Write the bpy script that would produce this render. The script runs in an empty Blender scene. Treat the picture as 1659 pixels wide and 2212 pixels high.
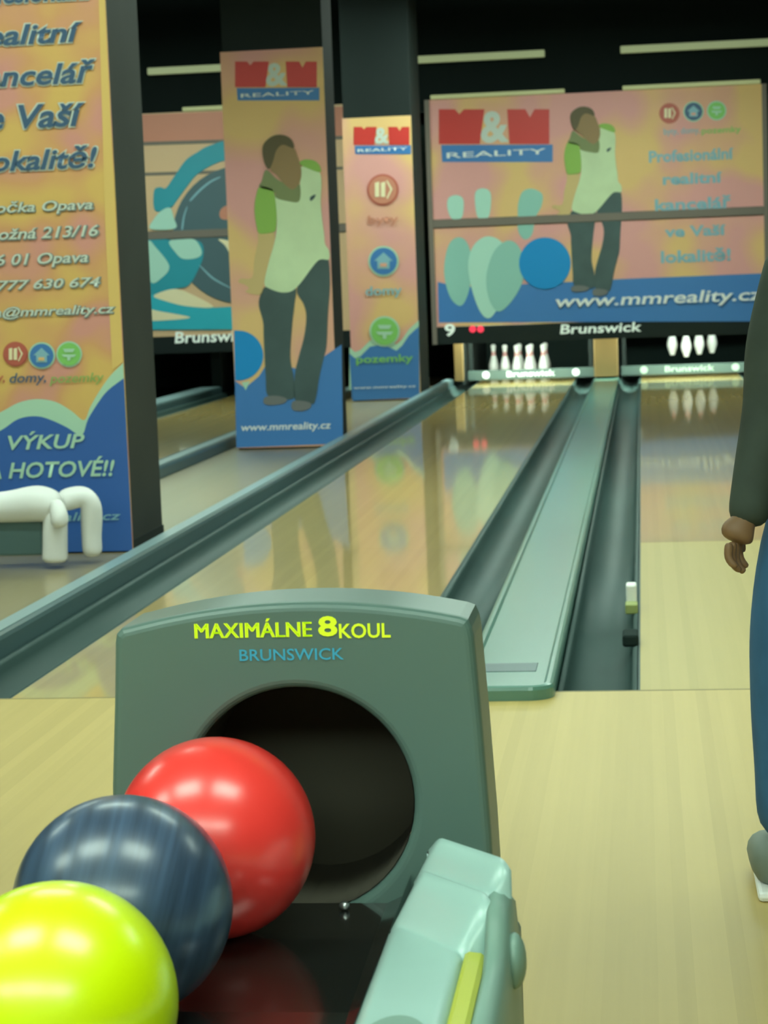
import bpy, bmesh, math, random
from mathutils import Vector, Matrix
from mathutils.geometry import tessellate_polygon
random.seed(7)
SC = bpy.context.scene
COL = SC.collection
PI = math.pi

# ------------------------------------------------------------------ camera
F_PX, CX, CY, CAM_Z, ROLL = 4550.0, 829.5, 1106.0, 1.15, 0.024
VPX, VPY = 1385.0, 590.0                       # where the lanes vanish
_d = Vector(((VPX-CX)/F_PX, -(VPY-CY)/F_PX, -1)).normalized()
_u = Vector((-math.sin(ROLL), math.cos(ROLL), 0))
_z = (_u - _u.dot(_d)*_d).normalized()
_x = _d.cross(_z)
R3 = Matrix((_x, _d, _z))                      # camera axes -> world
cam_data = bpy.data.cameras.new('camera')
cam = bpy.data.objects.new('camera', cam_data); COL.objects.link(cam)
cam.matrix_world = Matrix.Translation((0, 0, CAM_Z)) @ R3.to_4x4()
cam_data.sensor_fit = 'VERTICAL'; cam_data.sensor_height = 24.0
cam_data.lens = F_PX/2212*24.0
cam_data.clip_start = 0.05; cam_data.clip_end = 200
cam_data.dof.use_dof = True
cam_data.dof.focus_distance = 3.2
cam_data.dof.aperture_fstop = 9.0
SC.camera = cam

# ------------------------------------------------------------------ world, colour, exposure
w = bpy.data.worlds.new('world'); SC.world = w; w.use_nodes = True
w.node_tree.nodes['Background'].inputs[0].default_value = (0.6, 0.9, 0.8, 1)
w.node_tree.nodes['Background'].inputs[1].default_value = 0.02
SC.view_settings.view_transform = 'Standard'
SC.view_settings.look = 'None'
SC.view_settings.gamma = 1
SC.view_settings.use_curve_mapping = False
SC.view_settings.exposure = 0.06
try:
    SC.cycles.use_denoising = True
    SC.cycles.max_bounces = 8
    SC.cycles.sample_clamp_indirect = 4.0
except Exception:
    pass

LIGHT_TINT = (0.78, 1.0, 0.86)
NEAR_PANEL, OVER_PANEL, REAR_FILL, LANE_FILL_A, LANE_FILL_B, MASK_PANEL, PIN_TUBE = 13.5, 12.5, 14.0, 13.0, 14.0, 50.0, 430.0

# ------------------------------------------------------------------ helpers
def at(px, py, Y):
    """Point on the plane y=Y seen at photo pixel (px,py)."""
    v = R3 @ Vector(((px-CX)/F_PX, -(py-CY)/F_PX, -1))
    t = Y/v.y
    return Vector((v.x*t, Y, CAM_Z+v.z*t))

def lin(c):
    c /= 255.0
    return c/12.92 if c <= 0.04045 else ((c+0.055)/1.055)**2.4
def rgb(r, g, b, k=1.0):
    return (min(1, lin(r)*k), min(1, lin(g)*k), min(1, lin(b)*k), 1)

MATS = {}
def mat(name, col, rough=0.5, metal=0.0, coat=0.0, coat_rough=0.05, spec=0.5, noise=None, emit=None):
    if name in MATS: return MATS[name]
    m = bpy.data.materials.new(name); m.use_nodes = True
    nt = m.node_tree; b = nt.nodes['Principled BSDF']
    b.inputs['Base Color'].default_value = col
    b.inputs['Roughness'].default_value = rough
    b.inputs['Metallic'].default_value = metal
    b.inputs['Coat Weight'].default_value = coat
    b.inputs['Coat Roughness'].default_value = coat_rough
    b.inputs['Specular IOR Level'].default_value = spec
    if noise:
        scale, amount, stretch = noise
        tc = nt.nodes.new('ShaderNodeTexCoord'); mp = nt.nodes.new('ShaderNodeMapping')
        mp.inputs['Scale'].default_value = stretch
        n = nt.nodes.new('ShaderNodeTexNoise'); n.inputs['Scale'].default_value = scale
        n.inputs['Detail'].default_value = 4
        mx = nt.nodes.new('ShaderNodeMix'); mx.data_type = 'RGBA'; mx.blend_type = 'MULTIPLY'
        rp = nt.nodes.new('ShaderNodeMapRange')
        rp.inputs['From Min'].default_value = 0.3; rp.inputs['From Max'].default_value = 0.7
        rp.inputs['To Min'].default_value = 1-amount; rp.inputs['To Max'].default_value = 1+amount*0.4
        nt.links.new(tc.outputs['Object'], mp.inputs['Vector']); nt.links.new(mp.outputs[0], n.inputs['Vector'])
        nt.links.new(n.outputs['Fac'], rp.inputs['Value'])
        mx.inputs[0].default_value = 1; mx.inputs[6].default_value = col
        nt.links.new(rp.outputs[0], mx.inputs[7])
        nt.links.new(mx.outputs[2], b.inputs['Base Color'])
    if emit:
        b.inputs['Emission Color'].default_value = (*emit[0], 1)
        b.inputs['Emission Strength'].default_value = emit[1]
    MATS[name] = m
    return m

def two_tone(name, c1, c2, c3, scale=2.2, rough=0.5):
    """A printed ground blotched in soft patches of three inks."""
    if name in MATS: return MATS[name]
    m = bpy.data.materials.new(name); m.use_nodes = True
    nt = m.node_tree; b = nt.nodes['Principled BSDF']; b.inputs['Roughness'].default_value = rough
    b.inputs['Specular IOR Level'].default_value = 0.2
    tc = nt.nodes.new('ShaderNodeTexCoord'); n = nt.nodes.new('ShaderNodeTexNoise')
    n.inputs['Scale'].default_value = scale; n.inputs['Detail'].default_value = 1.0
    r = nt.nodes.new('ShaderNodeValToRGB'); e = r.color_ramp.elements
    e[0].position = 0.38; e[0].color = c1; e[1].position = 0.62; e[1].color = c3
    k = e.new(0.5); k.color = c2
    nt.links.new(tc.outputs['Object'], n.inputs['Vector']); nt.links.new(n.outputs['Fac'], r.inputs[0])
    nt.links.new(r.outputs[0], b.inputs['Base Color'])
    MATS[name] = m
    return m

def wood(name, c1, c2, board=0.027, rough=0.3, coat=0.5, coat_rough=0.1):
    """Narrow maple strips running along the lane."""
    if name in MATS: return MATS[name]
    m = bpy.data.materials.new(name); m.use_nodes = True
    nt = m.node_tree; b = nt.nodes['Principled BSDF']
    tc = nt.nodes.new('ShaderNodeTexCoord')
    sep = nt.nodes.new('ShaderNodeSeparateXYZ'); nt.links.new(tc.outputs['Object'], sep.inputs[0])
    dv = nt.nodes.new('ShaderNodeMath'); dv.operation = 'DIVIDE'; dv.inputs[1].default_value = board
    fl = nt.nodes.new('ShaderNodeMath'); fl.operation = 'FLOOR'
    nt.links.new(sep.outputs[0], dv.inputs[0]); nt.links.new(dv.outputs[0], fl.inputs[0])
    wn = nt.nodes.new('ShaderNodeTexWhiteNoise'); wn.noise_dimensions = '1D'
    nt.links.new(fl.outputs[0], wn.inputs['W'])
    mp = nt.nodes.new('ShaderNodeMapping'); mp.inputs['Scale'].default_value = (60, 1.2, 1)
    nt.links.new(tc.outputs['Object'], mp.inputs['Vector'])
    n = nt.nodes.new('ShaderNodeTexNoise'); n.inputs['Scale'].default_value = 1.0; n.inputs['Detail'].default_value = 3
    nt.links.new(mp.outputs[0], n.inputs['Vector'])
    ad = nt.nodes.new('ShaderNodeMath'); ad.operation = 'MULTIPLY_ADD'; ad.inputs[1].default_value = 0.5
    ml = nt.nodes.new('ShaderNodeMath'); ml.operation = 'MULTIPLY'; ml.inputs[1].default_value = 0.5
    nt.links.new(n.outputs['Fac'], ml.inputs[0])
    nt.links.new(wn.outputs['Value'], ad.inputs[0]); nt.links.new(ml.outputs[0], ad.inputs[2])
    mx = nt.nodes.new('ShaderNodeMix'); mx.data_type = 'RGBA'
    mx.inputs[6].default_value = c1; mx.inputs[7].default_value = c2
    nt.links.new(ad.outputs[0], mx.inputs[0]); nt.links.new(mx.outputs[2], b.inputs['Base Color'])
    b.inputs['Roughness'].default_value = rough
    b.inputs['Coat Weight'].default_value = coat; b.inputs['Coat Roughness'].default_value = coat_rough
    MATS[name] = m
    return m

def link(name, me, m, parent=None, smooth=False):
    o = bpy.data.objects.new(name, me); COL.objects.link(o)
    if m is not None:
        me.materials.clear(); me.materials.append(m)
    if parent is not None:
        o.parent = parent
        o.matrix_parent_inverse = Matrix.Translation(-parent_loc(parent))
    if smooth:
        for p in me.polygons: p.use_smooth = True
    return o
def parent_loc(p):
    v = Vector(p.location)
    while p.parent is not None:
        break
    return WORLD_LOC.get(p.name, v)
WORLD_LOC = {}

def from_bm(name, bm, m, parent=None, smooth=False):
    bmesh.ops.recalc_face_normals(bm, faces=bm.faces)
    me = bpy.data.meshes.new(name); bm.to_mesh(me); bm.free()
    return link(name, me, m, parent, smooth)

def box(name, x0, x1, y0, y1, z0, z1, m, parent=None, bevel=0.0, seg=2):
    bm = bmesh.new()
    bmesh.ops.create_cube(bm, size=1)
    for v in bm.verts:
        v.co = Vector((x0+(v.co.x+.5)*(x1-x0), y0+(v.co.y+.5)*(y1-y0), z0+(v.co.z+.5)*(z1-z0)))
    if bevel:
        bmesh.ops.bevel(bm, geom=list(bm.edges), offset=bevel, segments=seg, profile=.5, affect='EDGES')
    return from_bm(name, bm, m, parent, smooth=False)

def thing(name, label, cat, loc=(0, 0, 0), group=None):
    o = bpy.data.objects.new(name, None); COL.objects.link(o)
    o.location = loc; o.empty_display_size = .1
    WORLD_LOC[o.name] = Vector(loc)
    o['label'] = label; o['category'] = cat
    if group: o['group'] = group
    return o
def tag(o, label, cat, group=None):
    o['label'] = label; o['category'] = cat
    if group: o['group'] = group
    return o
def struct(o):
    o['kind'] = 'structure'; return o

def sweep_y(name, prof, y0, y1, m, parent=None, closed=False, smooth=False, n=1):
    """Profile in (x,z) swept along the lane from y0 to y1."""
    bm = bmesh.new(); rings = []
    for i in range(n+1):
        y = y0+(y1-y0)*i/n
        rings.append([bm.verts.new((x, y, z)) for x, z in prof])
    k = len(prof)
    for i in range(n):
        for j in range(k if closed else k-1):
            a, b = rings[i], rings[i+1]
            bm.faces.new((a[j], a[(j+1) % k], b[(j+1) % k], b[j]))
    if closed:
        bm.faces.new(rings[0]); bm.faces.new(rings[-1][::-1])
    return from_bm(name, bm, m, parent, smooth)

def spline(pts, per=8, closed=True):
    n = len(pts); out = []
    for i in range(n if closed else n-1):
        p = [pts[(i+k-1) % n] if closed else pts[min(max(i+k-1, 0), n-1)] for k in range(4)]
        for s in range(per):
            t = s/per
            out.append(tuple(0.5*((2*p[1][c])+(-p[0][c]+p[2][c])*t+(2*p[0][c]-5*p[1][c]+4*p[2][c]-p[3][c])*t*t
                                  + (-p[0][c]+3*p[1][c]-3*p[2][c]+p[3][c])*t**3) for c in range(2)))
    if not closed: out.append(tuple(pts[-1]))
    return out

def decal(name, pts, Y, m, parent, layer=1, smooth=False, xmax=9, xmin=-9):
    """A flat printed patch lying on the plane y=Y."""
    if smooth: pts = spline(pts, 5)
    y = Y-0.0025*layer
    bm = bmesh.new()
    vs = [bm.verts.new(Vector((max(xmin, min(xmax, at(px, py, Y).x)), y, at(px, py, Y).z))) for px, py in pts]
    tess = tessellate_polygon([[Vector((v.co.x, v.co.z, 0)) for v in vs]])
    for a, b, c in tess:
        try: f = bm.faces.new((vs[a], vs[b], vs[c]))
        except ValueError: continue
        f.normal_update()
        if f.normal.y > 0: f.normal_flip()
    me = bpy.data.meshes.new(name); bm.to_mesh(me); bm.free()
    return link(name, me, m, parent)

def circle_px(cx, cy, r, n=40, ry=None, rot=0):
    ry = ry or r; out = []
    for i in range(n):
        a = 2*PI*i/n; x, y = r*math.cos(a), ry*math.sin(a)
        out.append((cx+x*math.cos(rot)-y*math.sin(rot), cy+x*math.sin(rot)+y*math.cos(rot)))
    return out

def text_mesh(body, bold=0.0, shear=0.0, extrude=0.0):
    cu = bpy.data.curves.new('lettering', 'FONT')
    cu.body = body; cu.size = 1.0; cu.shear = shear; cu.offset = bold; cu.extrude = extrude
    cu.resolution_u = 3; cu.fill_mode = 'FRONT' if not extrude else 'BOTH'
    o = bpy.data.objects.new('lettering_tmp', cu); COL.objects.link(o)
    dg = bpy.context.evaluated_depsgraph_get()
    me = bpy.data.meshes.new_from_object(o.evaluated_get(dg))
    bpy.data.objects.remove(o); bpy.data.curves.remove(cu)
    return me

def letters(name, body, box_px, Y, m, parent, layer=2, bold=0.012, shear=0.0, grow=0.0, tilt=0.0):
    """Printed lettering whose bounding box fills box_px (x0,y0,x1,y1) on the plane y=Y."""
    x0, y0, x1, y1 = box_px
    me = text_mesh(body, bold, shear)
    xs = [v.co.x for v in me.vertices]; ys = [v.co.y for v in me.vertices]
    ax, bx, ay, by = min(xs), max(xs), min(ys), max(ys)
    a, b = at(x0, y1, Y), at(x1, y0, Y)
    for v in me.vertices:
        u = (v.co.x-ax)/(bx-ax); t = (v.co.y-ay)/(by-ay)
        v.co = Vector((a.x+(b.x-a.x)*u, Y-0.0025*layer, a.z+(b.z-a.z)*t+grow*0))
    return link(name, me, m, parent)

def lathe(name, prof, m, parent=None, n=32, loc=(0, 0, 0), smooth=True):
    bm = bmesh.new(); rings = []
    for r, z in prof:
        if r < 1e-5: rings.append([bm.verts.new((loc[0], loc[1], loc[2]+z))])
        else: rings.append([bm.verts.new((loc[0]+r*math.cos(2*PI*i/n), loc[1]+r*math.sin(2*PI*i/n), loc[2]+z)) for i in range(n)])
    for a, b in zip(rings, rings[1:]):
        for i in range(n):
            j = (i+1) % n
            if len(a) == 1 and len(b) > 1: bm.faces.new((a[0], b[j], b[i]))
            elif len(b) == 1 and len(a) > 1: bm.faces.new((a[i], a[j], b[0]))
            elif len(a) > 1: bm.faces.new((a[i], a[j], b[j], b[i]))
    return from_bm(name, bm, m, parent, smooth)

def skin(name, verts, edges, radii, m, parent=None, sub=2, root=0):
    me = bpy.data.meshes.new(name); me.from_pydata([Vector(v) for v in verts], edges, [])
    o = bpy.data.objects.new(name+'_tmp', me); COL.objects.link(o)
    md = o.modifiers.new('skin', 'SKIN'); md.use_smooth_shade = True
    for i, sv in enumerate(me.skin_vertices[0].data):
        r = radii[i]; sv.radius = r if isinstance(r, tuple) else (r, r); sv.use_root = (i == root)
    s = o.modifiers.new('sub', 'SUBSURF'); s.levels = sub; s.render_levels = sub
    dg = bpy.context.evaluated_depsgraph_get()
    out = bpy.data.meshes.new_from_object(o.evaluated_get(dg))
    bpy.data.objects.remove(o); bpy.data.meshes.remove(me)
    out.name = name
    return link(name, out, m, parent, smooth=True)

# ------------------------------------------------------------------ materials
M_dark = mat('dark_paint', rgb(30, 38, 37), .8, spec=.2)
M_wall = mat('dark_wall', rgb(40, 46, 44), .85, spec=.2, noise=(3, .2, (1, 1, 1)))
M_ceil = mat('ceiling_tile', rgb(120, 122, 118), .9, spec=.2, noise=(8, .1, (1, 1, 1)))
M_black = mat('black_void', rgb(38, 50, 47), .9, spec=.1)
M_gutter = mat('gutter_plastic', rgb(58, 80, 77), .5, spec=.3, noise=(4, .15, (1, .2, 1)))
M_curb = mat('capping_dark', rgb(72, 96, 98), .35, noise=(5, .12, (1, .1, 1)))
M_cap = mat('capping_light', rgb(92, 138, 124), .28, coat=.4, coat_rough=.16, noise=(4, .08, (1, .2, 1)))
M_cap_line = mat('capping_edge', rgb(130, 155, 158), .3)
M_lane = wood('lane_boards', rgb(178, 152, 84), rgb(200, 172, 102), .0265, .3, .9, .05)
M_lane_dry = wood('lane_boards_dry', rgb(164, 146, 80), rgb(178, 158, 92), .0265, .5, .12, .25)
M_appr = wood('approach_boards', rgb(170, 148, 82), rgb(190, 166, 98), .03, .5, .1, .25)
M_strip = wood('wood_between_lanes', rgb(136, 122, 86), rgb(148, 134, 98), .08, .4, .4, .12)
M_line = mat('joint_line', rgb(120, 112, 80), .6)
M_pillar = mat('column_paint', rgb(54, 58, 54), .7, spec=.2, noise=(2, .15, (1, 1, 1)))
M_metal = mat('brushed_steel', rgb(190, 195, 195), .3, metal=.9)
M_pin = mat('pin_white', rgb(236, 236, 230), .25, coat=.6)
M_red_stripe = mat('pin_red', rgb(190, 50, 40), .3)
M_post = mat('post_wood', rgb(134, 108, 64), .55)
M_white = mat('white_plastic', rgb(240, 240, 236), .4)
M_teal_panel = mat('teal_panel', rgb(92, 122, 124), .5)

# print inks
P_pink = rgb(228, 164, 158); P_yel = rgb(232, 190, 130); P_or = rgb(222, 176, 122)
M_print = two_tone('print_ground', P_pink, rgb(228, 172, 144), P_yel, 1.7)
M_print_near = two_tone('print_ground_orange', rgb(218, 152, 138), rgb(218, 162, 112), rgb(224, 182, 108), 3.4)
M_print_edge = mat('print_edge_yellow', rgb(228, 190, 112), .5)
M_print_red = mat('print_red', rgb(206, 58, 52), .5)
M_print_blue = mat('print_blue', rgb(64, 122, 186), .5)
M_print_deep = mat('print_deep_blue', rgb(50, 98, 172), .5)
M_print_ball = mat('print_ball_blue', rgb(0, 138, 206), .5)
M_print_white = mat('print_white', rgb(238, 240, 236), .5)
M_print_mint = mat('print_mint', rgb(178, 216, 190), .5)
M_print_text = mat('print_text_blue', rgb(62, 92, 124), .5)
M_print_grey = mat('print_text_grey', rgb(206, 214, 204), .5)
M_print_greyd = mat('print_text_shadow', rgb(130, 144, 142), .5)
M_print_green = mat('print_green', rgb(132, 200, 104), .5)
M_print_greent = mat('print_green_text', rgb(146, 176, 96), .5)
M_print_rust = mat('print_rust', rgb(190, 96, 80), .5)
M_print_cream = mat('print_cream', rgb(240, 226, 186), .5)
M_print_haze = mat('print_faded_blue', rgb(136, 182, 196), .5)
M_hair = mat('print_hair', rgb(92, 80, 50), .6)
M_face = mat('print_face', rgb(150, 120, 80), .6)
M_neck = mat('print_collar', rgb(124, 132, 86), .6)
M_sleeve = mat('print_sleeve_green', rgb(140, 180, 80), .6)
M_shirt = mat('print_shirt', rgb(206, 224, 180), .6, noise=(3, .12, (1, 1, 1)))
M_arm = mat('print_arm', rgb(208, 178, 122), .6)
M_trous = mat('print_trousers', rgb(68, 88, 88), .6, noise=(4, .2, (1, 1, 1)))
M_shoe = mat('print_shoe', rgb(110, 112, 112), .6)
M_teal = mat('print_teal', rgb(40, 150, 168), .5)
M_teal2 = mat('print_teal_bright', rgb(46, 176, 196), .5)
M_wheel = mat('print_wheel', rgb(74, 100, 108), .5)
M_salmon = mat('print_salmon', rgb(206, 134, 110), .5)
M_sand = mat('print_sand', rgb(220, 182, 142), .5)
M_pinprint = mat('print_pin', rgb(178, 220, 204), .5)
M_pinprint2 = mat('print_pin_shade', rgb(146, 196, 184), .5)
M_bar = mat('joint_bar', rgb(118, 108, 98), .6)
M_rail_glow = mat('rail_cream_glow', rgb(196, 190, 140), .6, emit=((.085, .105, .055), 1.0))  # cream rail with a faint glow standing in for light falling on it
M_batten = mat('batten_diffuser', rgb(180, 180, 140), .6, emit=((.13, .16, .085), 1.0))
M_led = mat('red_led', rgb(190, 30, 40), .4, emit=((1.0, .06, .12), .8))
M_sign_white = mat('sign_white', rgb(230, 236, 226), .5, emit=((.8, 1, .88), .22))
M_sweep_white = mat('sweep_lettering', rgb(240, 244, 238), .5)
M_sweep = mat('sweep_board', rgb(74, 92, 86), .5)

def lamp_mat(name, k):
    return mat(name, (.8, .8, .8, 1), .5, emit=(LIGHT_TINT, k))

# ------------------------------------------------------------------ dimensions
FOUL = 5.80                    # foul line
L1 = (-1.83, -0.76)            # middle lane (with the standing pins)
L2 = (-0.03, 1.04)             # right lane
L0 = (-4.40, -3.33)            # left lane behind the columns
DECK_END = 25.3
CURB_END = 22.93
Y_MASK = 22.6
G = .23

# ------------------------------------------------------------------ structure
fl = struct(box('floor', -8, 6, -5, FOUL, -.2, 0, M_appr))
sub = struct(box('floor', -8, 6, FOUL, 28, -.3, -.12, M_dark))
jl = box('joint_strip', -8, 6, FOUL-.012, FOUL-.004, -.05, .0006, M_line, fl)
struct(box('ceiling', -8, 6, -5, 6.2, 3.02, 3.2, M_ceil))
struct(box('ceiling', -8, 6, 6.2, 28, 4.4, 4.6, M_dark))
struct(box('trim_1', -8, 6, 6.1, 6.2, 3.2, 4.4, M_dark))
struct(box('wall_back', -8, 6, -5.2, -5, 0, 3.2, M_ceil))
struct(box('wall_left', -8.2, -8, -5, 28, -.3, 4.6, M_wall))
struct(box('wall_right', 6, 6.2, -5, 28, -.3, 4.6, M_wall))
struct(box('wall_far', -8, 6, 28, 28.2, -.3, 4.6, M_black))
# dark front wall above the masking panels
struct(box('wall_front', -8, 6, Y_MASK+.042, Y_MASK+.2, 2.95, 4.4, mat('front_wall_paint', rgb(16, 24, 23), .85, spec=.15)))

# ceiling lights over the approach and before the printed walls, plus added fill panels
def ceiling_panel(x, y, z, lx, ly, k, label, tilt=0.0):
    t = thing('ceiling_light', label, 'light', (x, y, z))
    f = bmesh.new()
    for sx in (-1, 1):
        bmesh.ops.create_cube(f, size=1, matrix=Matrix.Translation((sx*(lx/2+.02), 0, -.02)) @ Matrix.Diagonal((.04, ly+.08, .05, 1)))
    for sy in (-1, 1):
        bmesh.ops.create_cube(f, size=1, matrix=Matrix.Translation((0, sy*(ly/2+.02), -.02)) @ Matrix.Diagonal((lx, .04, .05, 1)))
    fr = from_bm('frame', f, M_white); fr.parent = t
    g = bmesh.new()
    bmesh.ops.create_cube(g, size=1, matrix=Matrix.Translation((0, 0, -.012)) @ Matrix.Diagonal((lx, ly, .02, 1)))
    di = from_bm('diffuser', g, lamp_mat('lamp_%g' % k, k)); di.parent = t
    t.rotation_euler = (tilt, 0, 0)
    return t
for i, (x, nm) in enumerate(((-1.45, 'left of the ball return'), (.35, 'right of the ball return'), (-3.3, 'far left of the approach'))):
    ceiling_panel(x, 1.4, 3.0, 1.2, .7, NEAR_PANEL, 'white ceiling light panel above the approach, '+nm)
for x, nm in ((-3.4, 'left'), (-1.2, 'middle'), (1.0, 'right')):
    ceiling_panel(x, -2.2, 3.0, 2.0, 1.2, REAR_FILL, 'added white fill panel behind the viewer, '+nm)  # unseen fill lamps added behind the camera to brighten the balls and hood
for i, (x, nm) in enumerate(((-1.45, 'middle lane'), (.35, 'gutter by the right lane'), (2.6, 'lanes off to the right'), (-4.0, 'lanes off to the left'))):
    ceiling_panel(x, 5.2, 3.0, 1.2, .5, OVER_PANEL, 'white ceiling light panel over the foul line of the '+nm)
ROWS = ((7.3, LANE_FILL_A, 4.37, 'first'), (11.4, LANE_FILL_B, 3.25, 'second'))  # unseen lamp rows added to fill the dim lanes and banners
for y, k, zl, row in ROWS:
    for x, nm in ((-4.9, 'far left'), (-2.3, 'left'), (.3, 'right'), (2.9, 'far right')):
        p = ceiling_panel(x, y, zl, 2.0, .8, k, 'added white fill panel hung over the lanes, %s row, %s' % (row, nm))
        if zl < 4.3:
            for dx in (-.8, .8):
                r = box('hanger', dx-.012, dx+.012, -.012, .012, .0, 4.4-zl, M_dark); r.parent = p

for x, nm in ((-5.0, 'left'), (-.42, 'right')):
    p = ceiling_panel(x, 19.6, 3.92 if x > -2 else 4.06, 2.4, .5, MASK_PANEL, 'long white lamp panel hung before the %s printed wall' % nm)
    for dx in (-1.0, 1.0):
        r = box('hanger', dx-.012, dx+.012, -.012, .012, .0, .47 if x > -2 else .33, M_dark); r.parent = p

# ------------------------------------------------------------------ lanes
def lane(name, xs, label, joints, mats):
    t = thing(name, label, 'bowling lane', (sum(xs)/2, FOUL, 0))
    ys = [FOUL]+joints+[DECK_END]
    for i, (a, b) in enumerate(zip(ys, ys[1:])):
        box('lane_panel', xs[0], xs[1], a+.001, b-.001, -.11, 0, mats[min(i, len(mats)-1)], t)
    for s, e in ((-1, xs[0]), (1, xs[1])):
        box('edge_moulding', *( (e-.006, e-.0005) if s < 0 else (e+.0005, e+.006)), FOUL, DECK_END, -.06, -.001, M_gutter, t)
    return t
lane('bowling_lane', L1, 'glossy pale wood bowling lane with the rack of standing pins', [9.04, 13.0, 17.0, 21.0], [M_lane])
lane('bowling_lane', L2, 'glossy pale wood bowling lane at right, with the lifted pins', [9.04, 13.0, 17.0, 21.0], [M_lane_dry, M_lane])
lane('bowling_lane', L0, 'glossy wood bowling lane at left, seen between the two nearest columns', [9.04, 13.0, 17.0, 21.0], [M_lane])

def gutter(xa, xb, label, y0=FOUL):
    prof = [(xa, -.004), (xa+.01, -.008)]
    c = (xa+xb)/2; r = (xb-xa)/2-.012
    for i in range(13):
        a = PI+PI*i/12
        prof.append((c+r*math.cos(a), -.012+.085*math.sin(a)))
    prof += [(xb-.01, -.008), (xb, -.004)]
    t = thing('gutter', label, 'gutter', (c, y0, -.1))
    o = sweep_y('channel', prof, y0, DECK_END, M_gutter, t, smooth=True, n=6)
    so = o.modifiers.new('solid', 'SOLIDIFY'); so.thickness = .006; so.offset = -1
    lip = [(xa, -.11), (xa, -.006)]+[(c+r*math.cos(PI+PI*i/12), -.014+.085*math.sin(PI+PI*i/12)) for i in range(13)]+[(xb, -.006), (xb, -.11)]
    sweep_y('end_plate', lip, y0-.004, y0+.01, M_gutter, t, closed=True)
    return t
GAP = .007
gutter(L1[0]-G, L1[0]-GAP, 'dark grey gutter along the left edge of the middle lane')
gutter(L1[1]+GAP, L1[1]+G-.005, 'dark grey gutter between the middle lane and the pale capping')
g_r = gutter(L2[0]-G, L2[0]-GAP, 'dark grey gutter between the pale capping and the right lane')
gutter(L2[1]+GAP, L2[1]+G, 'dark grey gutter on the far side of the right lane')
gutter(L0[1]+GAP, L0[1]+G, 'dark grey gutter on the near side of the left lane')
gutter(L0[0]-G, L0[0]-GAP, 'dark grey gutter on the far side of the left lane')

# curbs beside the columns
def curb(xa, xb, label, m=M_curb, z=.075, y0=FOUL-.05):
    t = thing('curb', label, 'curb', ((xa+xb)/2, y0, 0))
    r = .018
    prof = [(xa, -.12), (xa, z-r), (xa+r*.3, z-r*.3), (xa+r, z), (xb-r, z), (xb-r*.3, z-r*.3), (xb, z-r), (xb, -.12)]
    sweep_y('rail_body', prof, y0, CURB_END, m, t, closed=True)
    sweep_y('rail_top', [(xa+.02, z), (xb-.02, z), (xb-.02, z+.004), (xa+.02, z+.004)], y0+.02, CURB_END-.02, M_cap_line, t, closed=True)
    return t
curb(L1[0]-G-.105, L1[0]-G-.004, 'long dark grey raised curb running beside the columns from the left edge to the pins')
curb(L0[1]+G+.004, L0[1]+G+.125, 'grey raised curb along the near side of the left lane')
curb(L0[0]-G-.26, L0[0]-G-.004, 'grey raised curb along the far side of the left lane')
# wood strip the columns stand on
st = struct(box('floor', L0[1]+G+.13, L1[0]-G-.13, FOUL, DECK_END, -.12, 0, M_strip))
struct(box('floor', L2[1]+G+.26, 6, FOUL, 28, -.12, 0, M_strip))
curb(L2[1]+G+.004, L2[1]+G+.25, 'grey raised curb beyond the right lane, mostly behind the person')

# pale capping between the two gutters
def capping():
    xa, xb = L1[1]+G, L2[0]-G-.004
    t = thing('division_capping', 'pale grey-green capping strip with a rounded end between two gutters', 'capping', ((xa+xb)/2, FOUL-.12, 0))
    y0, y1, z = FOUL-.13, CURB_END, .04
    def outline(inset, r):
        pts = []
        a, b = xa+inset, xb-inset
        for k in range(9):
            th = PI+PI/2*k/8; pts.append((a+r+r*math.cos(th), y0+inset+r+r*math.sin(th)))
        for k in range(9):
            th = 1.5*PI+PI/2*k/8; pts.append((b-r+r*math.cos(th), y0+inset+r+r*math.sin(th)))
        pts += [(b, y1), (a, y1)]
        return pts
    bm = bmesh.new()
    loops = [(0, -.11, .07), (0, z-.012, .07), (.004, z-.003, .066), (.012, z, .058), (.022, z, .05), (.030, z-.006, .042)]
    prev = None
    for ins, zz, r in loops:
        ring = [bm.verts.new((x, y, zz)) for x, y in outline(ins, r)]
        if prev:
            n = len(ring)
            for i in range(n):
                bm.faces.new((prev[i], prev[(i+1) % n], ring[(i+1) % n], ring[i]))
        prev = ring
    bm.faces.new(prev)
    from_bm('cap_body', bm, M_cap, t)
    box('slot', xa+.05, xb-.06, FOUL+.12, FOUL+.25, z-.007, z-.0045, M_curb, t, .002, 1)
    return t
capping()

# small foul-line light unit on the right gutter
fd = thing('foul_light', 'small white box with a yellow base on the edge of the right gutter', 'foul light', (-.055, 7.3, 0))
box('housing', -.078, -.042, 7.22, 7.30, -.0035, .085, M_white, fd, .006)
box('base', -.081, -.039, 7.14, 7.22, -.0035, .03, mat('yellow_plastic', rgb(160, 170, 100), .4), fd, .004)
fd2 = tag(box('sensor_block', -.085, -.035, 6.50, 6.62, -.0035, .035, M_black, None, .008), 'small black block on the edge of the right gutter near its end', 'sensor')

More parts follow.
